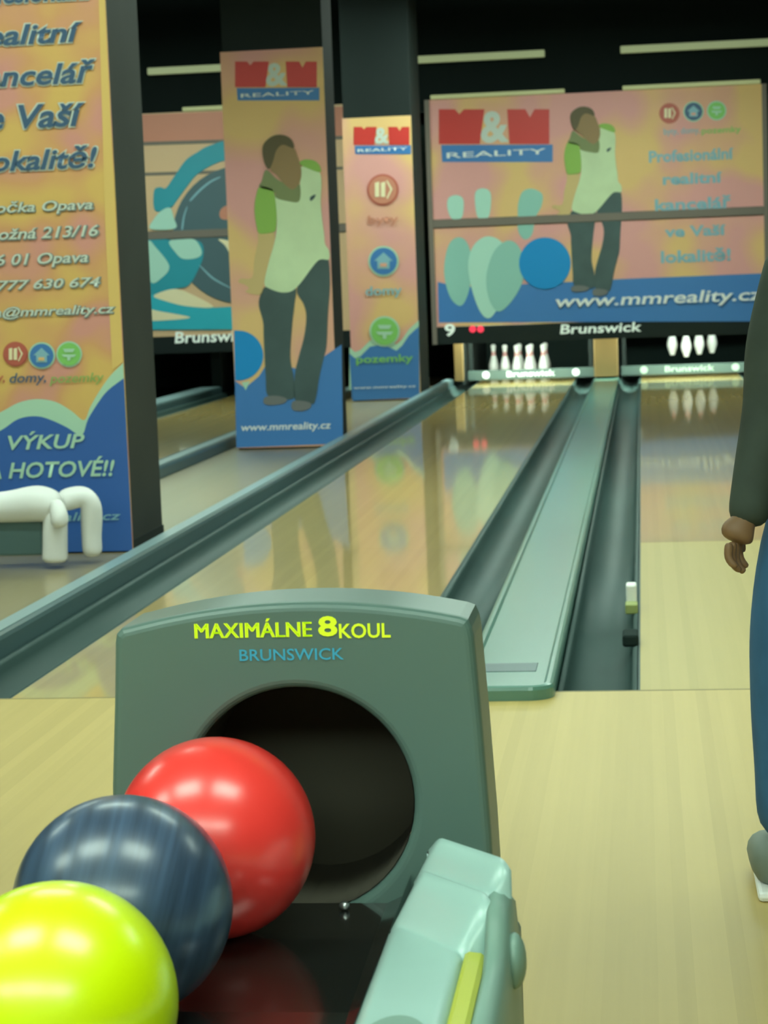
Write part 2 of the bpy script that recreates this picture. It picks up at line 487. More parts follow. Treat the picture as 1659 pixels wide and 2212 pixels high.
# ------------------------------------------------------------------ columns and their banners
M_pillar_unlit = mat('column_paint_unlit', rgb(30, 38, 37), .7, spec=.2)  # column paint darkened, standing in for the lack of light on the far shafts
def column(x0, x1, yf, depth, label):
    t = thing('column', label, 'column', ((x0+x1)/2, yf+depth/2, 0))
    box('shaft', x0, x1, yf+.012, yf+depth, 0, 4.395, M_pillar if yf < 10 else M_pillar_unlit, t, .006, 1)
    box('plinth', x0-.004, x1+.004, yf+.014, yf+depth+.006, 0, .05, M_dark, t)
    return t
COLX = (-2.93, -2.235)
Y1, Y2, Y3 = 9.1, 14.8, 20.5
column(-2.96, -2.28, Y1, .62, 'dark square column at left, nearest of the three')
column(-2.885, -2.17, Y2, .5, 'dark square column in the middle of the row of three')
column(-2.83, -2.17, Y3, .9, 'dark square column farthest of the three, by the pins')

def banner(label, Y, x0, x1, z0, z1, m):
    t = thing('banner', label, 'banner', ((x0+x1)/2, Y, z0))
    box('sheet', x0, x1, Y, Y+.011, z0, z1, m, t)
    return t

def logo(t, x0, y0, x1, y1, Y, slant=0):
    """Red block cut by a pale ampersand over a blue strip, all printed."""
    h = y1-y0; wd = x1-x0
    a, b = x0+wd*.36, x0+wd*.60
    yr = y0+h*.66
    n = wd*.045
    decal('logo_red', [(x0, y0), (x0+wd*.14, y0), (x0+wd*.18, y0+n), (x0+wd*.22, y0), (a+wd*.04, y0), (a, yr), (x0, yr)], Y, M_print_red, t)
    decal('logo_red', [(b, y0), (x0+wd*.76, y0), (x0+wd*.80, y0+n*1.6), (x0+wd*.84, y0), (x1-wd*.03, y0), (x1-wd*.03, yr), (b+wd*.02, yr)], Y, M_print_red, t)
    lb = decal('logo_blue', [(x0+wd*.02, yr+2), (x1, yr+1), (x1, y1), (x0+wd*.03, y1)], Y, M_print_blue, t)
    letters('ampersand', '&', (a+wd*.01, y0+h*.02, b+wd*.01, yr-1), Y, M_print_grey, t, 2, .03)
    letters('lettering', 'REALITY', (x0+wd*.07, yr+h*.08, x1-wd*.06, y1-h*.07), Y, M_print_white, lb, 3, .008)

def man(t, Y, conv, layer=3, head=True, hand=True):
    P = lambda l: [conv(x, y) for x, y in l]
    D = lambda n, l, m, k: decal(n, P(l), Y, m, t, k, True)
    D('printed_leg', [(270, 1205), (400, 1225), (495, 1220), (487, 1350), (470, 1500), (455, 1750), (480, 1900), (485, 2000), (470, 2075), (290, 2060), (265, 1900), (250, 1600), (245, 1480), (212, 1330)], M_trous, layer)
    D('printed_leg', [(505, 1230), (600, 1060), (690, 980), (748, 1000), (760, 1200), (745, 1420), (735, 1650), (715, 1750), (680, 1900), (652, 2070), (620, 2115), (495, 2090), (488, 1900), (520, 1750), (560, 1600), (578, 1450), (560, 1350)], M_trous, layer)
    D('printed_shoe', [(262, 2060), (350, 2050), (425, 2072), (405, 2108), (300, 2122), (250, 2105)], M_shoe, layer+1)
    D('printed_shoe', [(480, 2090), (600, 2100), (612, 2140), (545, 2168), (470, 2155)], M_shoe, layer+1)
    D('printed_arm', [(215, 790), (325, 780), (325, 900), (290, 1050), (250, 1180), (240, 1260), (190, 1272), (110, 1250), (135, 1225), (110, 1198), (55, 1175), (75, 1148), (160, 1138), (178, 1000), (205, 870)], M_arm, layer)
    D('printed_shirt', [(335, 510), (440, 545), (520, 550), (530, 400), (535, 290), (600, 300), (680, 330), (695, 420), (690, 560), (700, 690), (715, 800), (722, 880), (752, 930), (752, 1000), (690, 1000), (640, 1040), (500, 1220), (400, 1255), (290, 1222), (255, 1180), (290, 1020), (330, 880), (350, 760), (350, 640)], M_shirt, layer+1)
    D('printed_sleeve', [(222, 440), (190, 520), (180, 620), (195, 740), (220, 800), (320, 790), (345, 760), (350, 640), (335, 510), (315, 460)], M_sleeve, layer+2)
    D('printed_sleeve', [(525, 262), (565, 232), (640, 240), (682, 280), (685, 330), (600, 302)], M_sleeve, layer+2)
    D('printed_collar', [(270, 310), (235, 400), (220, 445), (330, 480), (345, 525), (440, 552), (520, 555), (535, 470), (515, 410), (440, 420), (350, 380)], M_neck, layer+2)
    D('printed_face', [(310, 150), (400, 105), (480, 140), (512, 210), (540, 310), (530, 400), (480, 460), (420, 430), (350, 350), (300, 300)], M_face, layer+3)
    D('printed_hair', [(243, 190), (248, 120), (290, 70), (350, 42), (420, 48), (470, 85), (482, 145), (400, 118), (350, 160), (325, 240), (295, 305), (262, 270)], M_hair, layer+4)
    D('shirt_badge', [(610, 520), (650, 500), (640, 530), (612, 550)], M_trous, layer+3)

def icon(t, cx, cy, r, Y, m, kind, layer=2):
    if kind != 'flat':
        decal('icon_rim', circle_px(cx, cy, r), Y, M_print_mint if kind != 'flats' else M_print_rust, t, layer)
        t = decal('icon_disc', circle_px(cx, cy, r*.88), Y, m, t, layer+1)
    else:
        decal('icon_disc', circle_px(cx, cy, r), Y, m, t, layer+1)
    if kind == 'house':
        decal('icon_house', [(cx-r*.62, cy-r*.02), (cx, cy-r*.58), (cx+r*.62, cy-r*.02), (cx+r*.4, cy-r*.02), (cx+r*.4, cy+r*.5), (cx-r*.4, cy+r*.5), (cx-r*.4, cy-r*.02)], Y, M_print_haze, t, layer+2)
        decal('icon_door', [(cx-r*.22, cy+r*.12), (cx+r*.22, cy+r*.12), (cx+r*.22, cy+r*.36), (cx-r*.22, cy+r*.36)], Y, M_print, t, layer+3)
    elif kind == 'flats':
        for dx in (-.36, .02):
            decal('icon_tower', [(cx+r*dx-r*.14, cy-r*.45), (cx+r*dx+r*.14, cy-r*.52), (cx+r*dx+r*.14, cy+r*.45), (cx+r*dx-r*.14, cy+r*.45)], Y, M_print_cream, t, layer+2)
        decal('icon_arc', [(cx+r*.28, cy-r*.62), (cx+r*.62, cy-r*.05), (cx+r*.3, cy+r*.6), (cx+r*.24, cy+r*.5), (cx+r*.48, cy-r*.02), (cx+r*.22, cy-r*.55)], Y, M_print_cream, t, layer+2)
    elif kind == 'land':
        decal('icon_field', [(cx-r*.45, cy-r*.42), (cx+r*.45, cy-r*.42), (cx+r*.32, cy-r*.16), (cx-r*.32, cy-r*.16)], Y, M_print_mint, t, layer+2)
        decal('icon_field', [(cx-r*.58, cy+r*.02), (cx+r*.58, cy+r*.02), (cx+r*.4, cy+r*.22), (cx+r*.12, cy+r*.22), (cx+r*.12, cy+r*.48), (cx-r*.12, cy+r*.48), (cx-r*.12, cy+r*.22), (cx-r*.4, cy+r*.22)], Y, M_print_mint, t, layer+2)

# nearest banner, cut by the left edge of the picture
b1 = banner('orange and blue estate-agent banner with blue lettering on the nearest column at left', Y1, -2.965, -2.275, .012, 3.0, M_print_near)
decal('edge_stripe', [(212, -60), (300, -60), (300, 780), (243, 800), (228, 500)], Y1, M_print_edge, b1, 1, False, -2.2755, -2.9645)
def q(name, body, bx, m, layer=3, bold=.02, shear=.25):
    letters(name, body, bx, Y1, m, b1, layer, bold, shear)
for body, bx in (('Profesionální', (-84, -45, 205, 14)), ('realitní', (-62, 46, 178, 103)), ('kancelář', (-68, 128, 206, 192)), ('ve Vaší', (-62, 220, 184, 284)), ('lokalitě!', (-34, 313, 210, 373))):
    q('lettering_outline', body, (bx[0]-3, bx[1]-3, bx[2]+3, bx[3]+3), M_print_grey, 2, .05)
    q('lettering', body, bx, M_print_text, 3, .022)
for body, bx in (('Pobočka Opava', (-75, 428, 200, 470)), ('Ostrožná 213/16', (-84, 485, 212, 522)), ('746 01 Opava', (-50, 542, 190, 583)), ('tel.: 777 630 674', (-80, 598, 216, 630)), ('opava@mmreality.cz', (-84, 655, 248, 694))):
    q('lettering_shadow', body, (bx[0]-2, bx[1]-1, bx[2]+4, bx[3]+3), M_print_greyd, 2, .045)
    q('lettering', body, bx, M_print_grey, 3, .012)
icon(b1, 34, 765, 27, Y1, M_print_rust, 'flats'); icon(b1, 91, 768, 29, Y1, M_print_blue, 'house'); icon(b1, 150, 765, 28, Y1, M_print_green, 'land')
q('lettering', 'byty,', (-42, 805, 10, 833), M_print_rust, 2, .01); q('lettering', 'domy,', (22, 804, 99, 834), M_print_text, 2, .01); q('lettering', 'pozemky', (108, 804, 225, 834), M_print_greent, 2, .01)
wave_m = [(-100, 925), (-60, 915), (0, 891), (40, 870), (80, 862), (120, 868), (155, 888), (182, 908), (195, 880), (215, 845), (240, 810), (268, 783)]
wave_b = [(-100, 962), (-60, 952), (0, 931), (40, 905), (80, 899), (113, 908), (145, 923), (177, 940), (191, 905), (214, 868), (234, 843), (268, 817)]
decal('wave_mint', spline(wave_m, 4, False)+[(300, 780), (300, 1150), (-92, 1170)], Y1, M_print_mint, b1, 1, False, -2.2755, -2.9645)
decal('wave_blue', spline(wave_b, 4, False)+[(300, 800), (300, 1189), (-92, 1197)], Y1, M_print_deep, b1, 2, False, -2.2755, -2.9645)
q('lettering', 'VÝKUP', (20, 928, 183, 972), M_print_mint, 4, .02); q('lettering', 'ZA HOTOVÉ!!', (-62, 984, 248, 1036), M_print_mint, 4, .02)
q('lettering', 'www.mmreality.cz', (-70, 1104, 262, 1136), M_print_haze, 4, .01)

# second banner, with the printed man
b2 = banner('tall banner with a printed man in a white shirt on the middle column', Y2, -2.895, -2.168, .012, 2.80, M_print)
logo(b2, 508, 133, 690, 217, Y2)
c8 = lambda x, y: (500+x/3.567, 280+y/3.567)
decal('printed_blue_ground', [(507.5, 822), (530, 838), (560, 812), (580, 780), (620, 792), (660, 800), (700, 770), (738, 744), (741, 958), (511, 967)], Y2, M_print_blue, b2, 1)
decal('printed_ball', [(506, 714)]+[(515+54*math.cos(a), 768+54*math.sin(a)) for a in [-1.55+3.1*i/24 for i in range(25)]]+[(508, 821)], Y2, M_print_ball, b2, 2)
decal('printed_spark', [(522, 826), (540, 824), (531, 843)], Y2, M_print_mint, b2, 2)
man(b2, Y2, c8)
letters('lettering', 'www.mmreality.cz', (522, 910, 715, 936), Y2, M_print_white, b2, 3, .012, .15)

# third banner, with the three round icons
b3 = banner('narrow pink banner with three round icons on the farthest column', Y3, -2.84, -2.168, .012, 2.745, M_print)
c3 = lambda x, y: (740+x/3.352, 240+y/3.352)
logo(b3, 764, 274, 888, 333, Y3)
icon(b3, *c3(292, 570), 34, Y3, M_salmon, 'flats'); icon(b3, *c3(297, 1087), 33, Y3, M_print_blue, 'house')
letters('lettering', 'byty', (796, 463, 860, 490), Y3, M_salmon, b3, 3, .01)
letters('lettering', 'domy', (790, 616, 868, 645), Y3, M_print_haze, b3, 3, .02)
w3 = [(50, 1755), (90, 1790), (130, 1775), (200, 1705), (300, 1690), (390, 1735), (430, 1700), (480, 1625), (552, 1560)]
decal('wave_mint', [c3(x, y-45) for x, y in w3]+[c3(558, 2000), c3(48, 2020)], Y3, M_print_mint, b3, 1)
decal('wave_blue', [c3(x, y) for x, y in w3]+[c3(558, 2075), c3(70, 2096)], Y3, M_print_blue, b3, 2)
icon(b3, *c3(305, 1595), 33, Y3, M_print_green, 'land', 3)
letters('lettering', 'pozemky', (770, 764, 892, 790), Y3, M_print_green, b3, 4, .02)
letters('lettering', 'www.mmreality.cz', (764, 831, 898, 842), Y3, M_print_white, b3, 4, .01)

# ------------------------------------------------------------------ printed masking walls over the pin decks
def masking(label, x0, x1, ground_up, ground_lo):
    t = thing('masking_panel', label, 'masking panel', ((x0+x1)/2, Y_MASK, .6))
    up = box('upper_panel', x0, x1, Y_MASK, Y_MASK+.04, 1.80, 3.06, ground_up, t)
    lo = box('lower_panel', x0, x1, Y_MASK, Y_MASK+.04, .655, 1.705, ground_lo, t)
    box('joint_bar', x0, x1, Y_MASK-.02, Y_MASK+.03, 1.71, 1.795, M_bar, t, .005, 1)
    t2 = box('valance', x0, x1, Y_MASK+.0, Y_MASK+.04, .47, .65, M_dark, t)
    box('side_frame', x1, x1+.05, Y_MASK-.02, Y_MASK+.06, .47, 3.06, M_bar, t)
    box('side_frame', x0-.05, x0, Y_MASK-.02, Y_MASK+.06, .47, 3.06, M_bar, t)
    VAL.append(t2)
    return t
VAL = []
Z5 = lambda x, y: (900+x/2.186, 60+y/2.186)
MR = masking('wide printed wall over the right-hand lanes with pins, a blue ball and a man', -2.19, 1.29, M_print, M_print)
YM = Y_MASK
logo(MR, 948, 236, 1194, 350, YM)
decal('printed_blue_ground', [Z5(100, 1200), Z5(200, 1225), Z5(720, 1200), Z5(1000, 1185), Z5(1630, 1160), Z5(1630, 1386), Z5(105, 1392)], YM, M_print_blue, MR, 1)
def pinshape(name, pts, m, layer): decal(name, [Z5(*p) for p in pts], YM, m, MR, layer, True)
pinshape('printed_pin', [(130, 1130), (150, 1030), (190, 990), (235, 1010), (262, 1100), (250, 1230), (215, 1310), (170, 1290), (140, 1220)], M_pinprint2, 2)
pinshape('printed_pin', [(243, 1120), (268, 1030), (330, 985), (400, 1010), (440, 1090), (430, 1220), (380, 1330), (340, 1372), (300, 1340), (262, 1240)], M_pinprint, 3)
pinshape('printed_pin', [(335, 1140), (370, 1050), (430, 1005), (480, 1030), (510, 1110), (500, 1200), (450, 1290), (390, 1340), (350, 1300), (330, 1220)], M_pinprint2, 4)
pinshape('printed_pin_head', [(145, 850), (150, 805), (185, 790), (218, 805), (222, 855), (210, 900), (165, 900)], M_pinprint, 2)
pinshape('printed_pin_head', [(275, 820), (280, 772), (312, 758), (345, 772), (352, 820), (338, 896), (290, 896)], M_pinprint, 2)
pinshape('printed_pin_head', [(480, 830), (500, 775), (545, 760), (592, 785), (590, 840), (560, 900), (545, 975), (510, 1000), (480, 960), (478, 890)], M_pinprint2, 2)
decal('printed_ball', [Z5(*p) for p in circle_px(606, 1112, 122)], YM, M_print_ball, MR, 6)
cm = lambda x, y: Z5(770+(x-335)*.47, 570+(y-510)*.42)
man(MR, YM, cm, 5)
letters('lettering', 'www.mmreality.cz', (1201, 622, 1648, 672), YM, M_print_white, MR, 12, .015, .15)
for body, bx in (('Profesionální', (1402, 318, 1584, 352)), ('realitní', (1432, 370, 1560, 400)), ('kancelář', (1415, 421, 1578, 457)), ('ve Vaší', (1436, 484, 1568, 513)), ('lokalitě!', (1428, 534, 1578, 569))):
    letters('lettering', body, bx, YM, M_print_haze, MR, 3, .03)
icon(MR, 1446, 245, 22, YM, M_print_rust, 'flats'); icon(MR, 1498, 241, 22, YM, M_print_text, 'house'); icon(MR, 1548, 239, 21, YM, M_print_green, 'land')
letters('lettering', 'byty, domy,', (1434, 274, 1512, 295), YM, M_print_haze, MR, 3, .01); letters('lettering', 'pozemky', (1516, 272, 1600, 293), YM, M_print_green, MR, 3, .01)
letters('lettering', 'Brunswick', (1210, 695, 1385, 722), YM, M_sign_white, VAL[0], 3, .02, .1)
letters('lane_number', '9', (961, 699, 983, 727), YM, M_sign_white, VAL[0], 3, .03)
for cx in (1021, 1038):
    decal('indicator_light', circle_px(cx, 711, 7.5, 16), YM, M_led, VAL[0], 3)

Z3 = lambda x, y: (300+x/3.95, 220+y/3.95)
ML = masking('printed wall at left with a big dark wheel and teal swirls, behind the first column', -6.05, -2.60, M_sand, M_sand)
def L(name, pts, m, layer=1, s=True): decal(name, [Z3(*p) for p in pts], YM, m, ML, layer, s)
L('printed_sky', [(-200, 118), (1740, 40), (1740, 300), (-200, 355)], M_salmon, 1, False)
L('printed_seam', [(-200, 350), (1740, 290), (1740, 320), (-200, 380)], M_bar, 2, False)
L('printed_seam', [(-200, 612), (1740, 552), (1740, 578), (-200, 640)], M_bar, 2, False)
L('printed_ring', [(130, 760), (180, 728), (232, 735), (300, 640), (400, 500), (500, 430), (600, 375), (800, 325), (1100, 380), (1400, 600), (1300, 700), (1050, 520), (780, 500), (650, 530), (500, 620), (400, 740), (320, 850), (270, 905), (140, 930)], M_teal, 3)
decal('printed_wheel', [Z3(*p) for p in circle_px(880, 1135, 590, 48)], YM, M_wheel, ML, 4)
L('wheel_shine', [(440, 832), (520, 745), (610, 675), (690, 640), (690, 650), (615, 690), (530, 760), (450, 842)], M_print_haze, 5)
L('wheel_shine', [(365, 1080), (380, 980), (408, 900), (414, 905), (392, 985), (378, 1085)], M_print_haze, 5)
L('wheel_shine', [(528, 1398), (640, 1500), (780, 1582), (780, 1590), (630, 1512), (525, 1406)], M_print_haze, 5)
L('wheel_hub', [(690, 950), (720, 900), (800, 880), (860, 950), (800, 1000), (710, 1000)], M_salmon, 5)
L('printed_flash', [(680, 1172), (740, 1230), (800, 1330), (840, 1300), (800, 1200)], M_print_cream, 5)
L('printed_pin', [(100, 1085), (130, 1000), (200, 925), (270, 905), (300, 990), (312, 1080)], M_pinprint, 5)
L('printed_pin_shadow', [(60, 1190), (300, 1180), (520, 1190), (552, 1310), (500, 1450), (420, 1570), (280, 1600), (100, 1640)], M_teal, 5)
L('printed_pin', [(260, 1192), (380, 1172), (485, 1180), (540, 1280), (500, 1330), (380, 1340), (310, 1280)], M_pinprint, 6)
L('printed_pin', [(80, 1200), (150, 1245), (262, 1400), (200, 1500), (100, 1530)], M_pinprint, 6)
L('printed_swirl', [(60, 1650), (180, 1640), (400, 1735), (650, 1755), (1000, 1740), (1000, 1942), (60, 1945)], M_teal2, 6, False)
L('printed_sand', [(130, 1655), (230, 1610), (330, 1598), (450, 1640), (640, 1750), (400, 1742), (200, 1690)], M_print_cream, 7)
L('printed_sand', [(60, 1770), (200, 1790), (440, 1838), (260, 1862), (60, 1860)], M_print_cream, 7)
letters('lettering', 'Brunswick', (378, 711, 545, 742), YM, M_sign_white, VAL[1], 3, .02, .1)

# thin lit battens on the dark wall above the masking
def batten(px0, px1, y0, y1, label, m, Y=Y_MASK, h=.075):
    a, b = at(px0, y0, Y), at(px1, y1, Y)
    z = (a.z+b.z)/2
    t = thing('light_batten', label, 'light', ((a.x+b.x)/2, Y, z))
    box('diffuser', a.x, b.x, Y-.05, Y+.0, z-h/2, z+h/2, m, t, .008, 1)
    box('housing', a.x+.01, b.x-.01, Y, Y+.041, z-h/2-.008, z+h/2+.008, M_dark, t)
batten(320, 660, 153, 140, 'dim yellow light batten at upper left, behind the banner with the man', M_batten)
batten(815, 1177, 131, 119, 'dim yellow light batten on the dark wall above the logo with the ampersand', M_batten)
batten(1340, 1700, 106, 92, 'dim yellow light batten at upper right on the dark wall', M_batten)
def rail(px0, px1, y0, y1, label):
    Y = Y_MASK
    a, b = at(px0, y0, Y), at(px1, y1, Y); z = max(3.085, (a.z+b.z)/2)
    tag(box('top_rail', a.x, b.x, Y-.03, Y+.03, z-.022, z+.022, M_rail_glow, None, .006, 1), label, 'rail')
rail(395, 500, 240, 236, 'pale yellow rail on top of the left printed wall')
rail(930, 1220, 216, 208, 'pale yellow rail on top of the right printed wall, above the red logo')
rail(1345, 1643, 205, 192, 'pale yellow rail on top of the right printed wall, above the text')

# ------------------------------------------------------------------ pin decks
def kick(x0, x1, label, h=.55, m=M_post):
    t = thing('kickback', label, 'kickback', ((x0+x1)/2, 23.0, 0))
    box('front_post', x0, x1, 22.95, 23.02, .05, h, m, t, .006, 1)
    box('side_wall', x0+.01, x1-.01, 23.02, 26.6, .0, 1.2, M_dark, t)
    return t
kick(-2.05, -1.95, 'narrow tan post at the left of the standing pins')
kick(-.53, -.27, 'wide tan post between the two pin decks')
kick(1.28, 1.42, 'tan post at the right of the lifted pins, behind the person')
kick(-3.09, -2.98, 'tan post at the right of the left pin deck, behind the banners')
kick(-4.75, -4.64, 'dark post at the left of the left pin deck', .5, M_dark)
struct(box('wall_pit', -6.5, 2.5, 26.7, 26.8, -.1, 3.1, M_black))

PIN = [(0, 0), (.026, 0), (.0285, .006), (.0360, .03), (.0495, .065), (.0590, .095), (.0606, .115), (.0590, .14), (.050, .175), (.0405, .21), (.031, .24), (.0255, .27), (.0245, .29), (.0262, .315), (.0305, .34), (.0320, .352), (.0305, .367), (.022, .377), (.010, .381), (0, .3815)]
def interp(z):
    for (r0, z0), (r1, z1) in zip(PIN[1:], PIN[2:]):
        if z0 <= z <= z1: return r0+(r1-r0)*(z-z0)/(z1-z0) if z1 > z0 else r0
    return .02
pin_body = stripe_mesh = None
def pin(x, y, z, label, group):
    global pin_body, stripe_mesh
    t = thing('bowling_pin', label, 'bowling pin', (x, y, z), group)
    if pin_body is None:
        o = lathe('pin_body', PIN, M_pin, n=28); pin_body = o.data; o.parent = t
        s = lathe('stripe', [(interp(a)+.0006, a) for a in (.252, .258, .264, .268)], M_red_stripe, n=28); stripe_mesh = s.data; s.parent = t
    else:
        o = bpy.data.objects.new('pin_body', pin_body); COL.objects.link(o); o.parent = t
        s = bpy.data.objects.new('stripe', stripe_mesh); COL.objects.link(s); s.parent = t
    s.parent = o
    s2 = bpy.data.objects.new('stripe', stripe_mesh); COL.objects.link(s2); s2.parent = o
    s2.location.z = .022; s2.scale = (1.0, 1.0, 1.0)
    k = (interp(.282)+.0008)/(interp(.26)+.0006); s2.scale = (k, k, .8); s2.location.z = .285-.26*.8
    return t
cx1 = sum(L1)/2; cx2 = sum(L2)/2
HEAD = 24.1; RS = .264; CS = .1524
GRP = 'standing pins on the middle lane'
names = {
 (-3, 3): 'white bowling pin leftmost of the standing rack', (-2, 2): 'white bowling pin second from the left of the standing rack',
 (-1, 1): 'white bowling pin in the standing rack, front one of the third file from the left', (-1, 3): 'white bowling pin in the standing rack, back one of the third file from the left',
 (0, 0): 'white head pin at the front of the standing rack', (0, 2): 'white bowling pin right behind the head pin',
 (1, 1): 'white bowling pin in the rightmost file of the standing rack, front one', (1, 3): 'white bowling pin in the rightmost file of the standing rack, back one'}
for (c, r), lab in names.items():
    pin(cx1+c*CS, HEAD+r*RS, .0005, lab, GRP)
names2 = {(-1, 1): 'white pin held up over the right lane, leftmost of the four', (0, 0): 'white pin held up over the right lane, tall bright second of the four',
 (1, 1): 'white pin held up over the right lane, third of the four', (2, 2): 'white pin held up over the right lane, dim rightmost of the four'}
for (c, r), lab in names2.items():
    pin(cx2-.02+c*CS, HEAD+r*RS, .205 if (c, r) != (0, 0) else .19, lab, 'pins held up over the right lane')

def pinsetter(x0, x1, label, text, bright, table=True):
    t = thing('pinsetter', label, 'pinsetter', ((x0+x1)/2, 23.4, 0))
    sw = box('sweep_bar', x0, x1, 23.50, 23.54, .022, .135, M_sweep, t, .008, 1)
    bx = [(x0+x1)/2-.27, (x0+x1)/2+.27]
    me = text_mesh('Brunswick', .02)
    xs = [v.co.x for v in me.vertices]; ys = [v.co.y for v in me.vertices]
    for v in me.vertices:
        v.co = Vector((bx[0]+(v.co.x-min(xs))/(max(xs)-min(xs))*(bx[1]-bx[0]), 23.497, .055+(v.co.y-min(ys))/(max(ys)-min(ys))*.065))
    link('lettering', me, bright, sw)
    for dx in (-.5, .5):
        bm = bmesh.new()
        bmesh.ops.create_circle(bm, cap_ends=True, radius=.042, segments=20, matrix=Matrix.Translation(((x0+x1)/2+dx, 23.497, .085)) @ Matrix.Rotation(PI/2, 4, 'X'))
        from_bm('disc', bm, bright, sw)
    for x in (x0+.02, x1-.06):
        box('sweep_arm', x, x+.04, 23.54, 23.6, .05, 1.1, M_dark, t)
    # deck that lifts the pins, above the opening
    zt = .205+.31 if table else 1.1
    box('pin_table', x0+.05, x1-.05, 23.75, 25.3, zt+.075, zt+.16, M_black, t)
    if table:
        for (c, r) in names2:
            lathe('pin_holder', [(.032, zt-.02), (.04, zt-.02), (.045, zt+.075), (.034, zt+.075)], M_black, t, 16, (cx2-.02+c*CS, HEAD+r*RS, 0))
    return t
pinsetter(L1[0]-.12, L1[1]+.22, 'grey pin sweep with white lettering in front of the standing pins', 'b', M_sweep_white, False)
pinsetter(L2[0]-.22, L2[1]+.22, 'grey pin sweep with white lettering under the lifted pins', 'b', mat('sweep_lettering_dim', rgb(170, 190, 170), .5))

def pin_lamp(x0, x1, label):
    t = thing('pin_light', label, 'light', ((x0+x1)/2, 22.8, .7))
    box('tube', x0, x1, 22.78, 22.81, .70, .73, lamp_mat('pin_lamp', PIN_TUBE), t, .008, 1)
    box('bracket', x0, x1, 22.645, 22.70, .68, .78, M_white, t)
    box('bracket', x0-.02, x0, 22.645, 22.83, .68, .75, M_white, t)
    box('bracket', x1, x1+.02, 22.645, 22.83, .68, .75, M_white, t)
pin_lamp(L1[0], L1[1], 'white tube lamp behind the masking, over the standing pins')
pin_lamp(L2[0], L2[1], 'white tube lamp behind the masking, over the lifted pins')

# ------------------------------------------------------------------ white ramp on legs before the first column
def ramp():
    Y = 8.62
    t = thing('bowling_ramp', 'lumpy white plastic frame with legs and a dark panel, in front of the nearest banner', 'ramp', tuple(Vector((at(80, 1225, Y).x, Y, 0))))
    A = lambda x, y, dy=0: Vector((at(x, y, Y).x, Y+dy, max(.02, at(x, y, Y).z)))
    vs = [A(-130, 1108), A(-90, 1100), A(-40, 1098), A(5, 1096), A(45, 1092), A(82, 1086), A(108, 1092), A(128, 1102)]
    skin('body', vs, [(i, i+1) for i in range(7)], [.055, .066, .07, .07, .078, .088, .08, .06], M_white, t)
    vs = [A(92, 1084), A(96, 1070), A(98, 1062)]
    skin('knob', vs, [(0, 1), (1, 2)], [.04, .034, .026], M_white, t)
    vs = [A(120, 1085), A(119, 1120), A(119, 1160), A(119, 1200), A(119, 1224)]
    skin('leg', vs, [(i, i+1) for i in range(4)], [(.06, .05), (.078, .055), (.078, .055), (.076, .055), (.078, .06)], M_white, t)
    vs = [A(118, 1088, .05), A(145, 1080, .09), A(168, 1077, .11), A(183, 1098, .12), A(182, 1140, .12), A(182, 1180, .12), A(186, 1214, .12)]
    skin('leg', vs, [(i, i+1) for i in range(6)], [(.056, .05), (.062, .055), (.068, .055), (.068, .055), (.05, .05), (.044, .045), (.05, .05)], M_white, t)
    vs = [A(-115, 1105), A(-115, 1160), A(-115, 1224)]
    skin('leg', vs, [(0, 1), (1, 2)], [.05, .055, .06], M_white, t)
    vs = [A(126, 1078, -.05), A(140, 1108, -.085), A(142, 1138, -.09)]
    skin('grip', vs, [(0, 1), (1, 2)], [.03, .042, .04], M_white, t)
    a, b = A(-110, 1205), A(86, 1112)
    box('side_panel', a.x, b.x, Y+.02, Y+.05, a.z, b.z, M_teal_panel, t, .01)
ramp()

# ------------------------------------------------------------------ ball return
YH = 2.29
M_hood = mat('hood_plastic', rgb(86, 112, 105), .42, coat=.25, coat_rough=.25, noise=(3, .08, (1, 1, 1)))
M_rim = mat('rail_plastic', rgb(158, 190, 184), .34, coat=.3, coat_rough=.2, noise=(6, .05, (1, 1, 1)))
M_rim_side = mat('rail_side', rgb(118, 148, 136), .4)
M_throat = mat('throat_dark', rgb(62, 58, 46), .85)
M_tray = mat('tray_black', rgb(30, 32, 30), .16, spec=.8, coat=1.0, coat_rough=.1)
M_yel = mat('strip_yellow', rgb(178, 182, 66), .45)
BR = thing('ball_return', 'grey-green ball return with an arched hood, round ball hole and pale side rail', 'ball return', (-.4, 2.0, 0))

def hood():
    cu = bpy.data.curves.new('hood', 'CURVE'); cu.dimensions = '2D'; cu.fill_mode = 'BOTH'
    bev = .010
    cu.extrude = .06-bev; cu.bevel_depth = bev; cu.bevel_resolution = 3; cu.offset = -bev
    out = [(-.632, .0), (-.612, .592), (-.6035, .70), (-.600, .757), (-.598, .767)]
    out += [(-.591, .774)]
    for i in range(1, 24):
        x = -.582+(.374)*(i-1)/22
        u = (x+.385)/.20
        out.append((x, .800-.025*u*u))
    out += [(-.199, .777), (-.195, .768), (-.193, .757), (-.187, .66), (-.181, .536), (-.165, .0)]
    s = cu.splines.new('POLY'); s.points.add(len(out)-1); s.use_cyclic_u = True
    for p, (x, z) in zip(s.points, out): p.co = (x, z, 0, 1)
    h = cu.splines.new('POLY'); n = 64; h.points.add(n-1); h.use_cyclic_u = True
    for i in range(n):
        a = 2*PI*i/n; h.points[i].co = (-.396+.130*math.cos(a), .573+.130*math.sin(a), 0, 1)
    o = bpy.data.objects.new('hood_tmp', cu); COL.objects.link(o)
    dg = bpy.context.evaluated_depsgraph_get()
    me = bpy.data.meshes.new_from_object(o.evaluated_get(dg)); bpy.data.objects.remove(o)
    for v in me.vertices:
        x, z, d = v.co.x, v.co.y, v.co.z
        v.co = Vector((x, YH+.06-d, z))
    me.name = 'hood'
    for p in me.polygons: p.use_smooth = False
    return link('hood', me, M_hood, BR)
HOOD = hood()
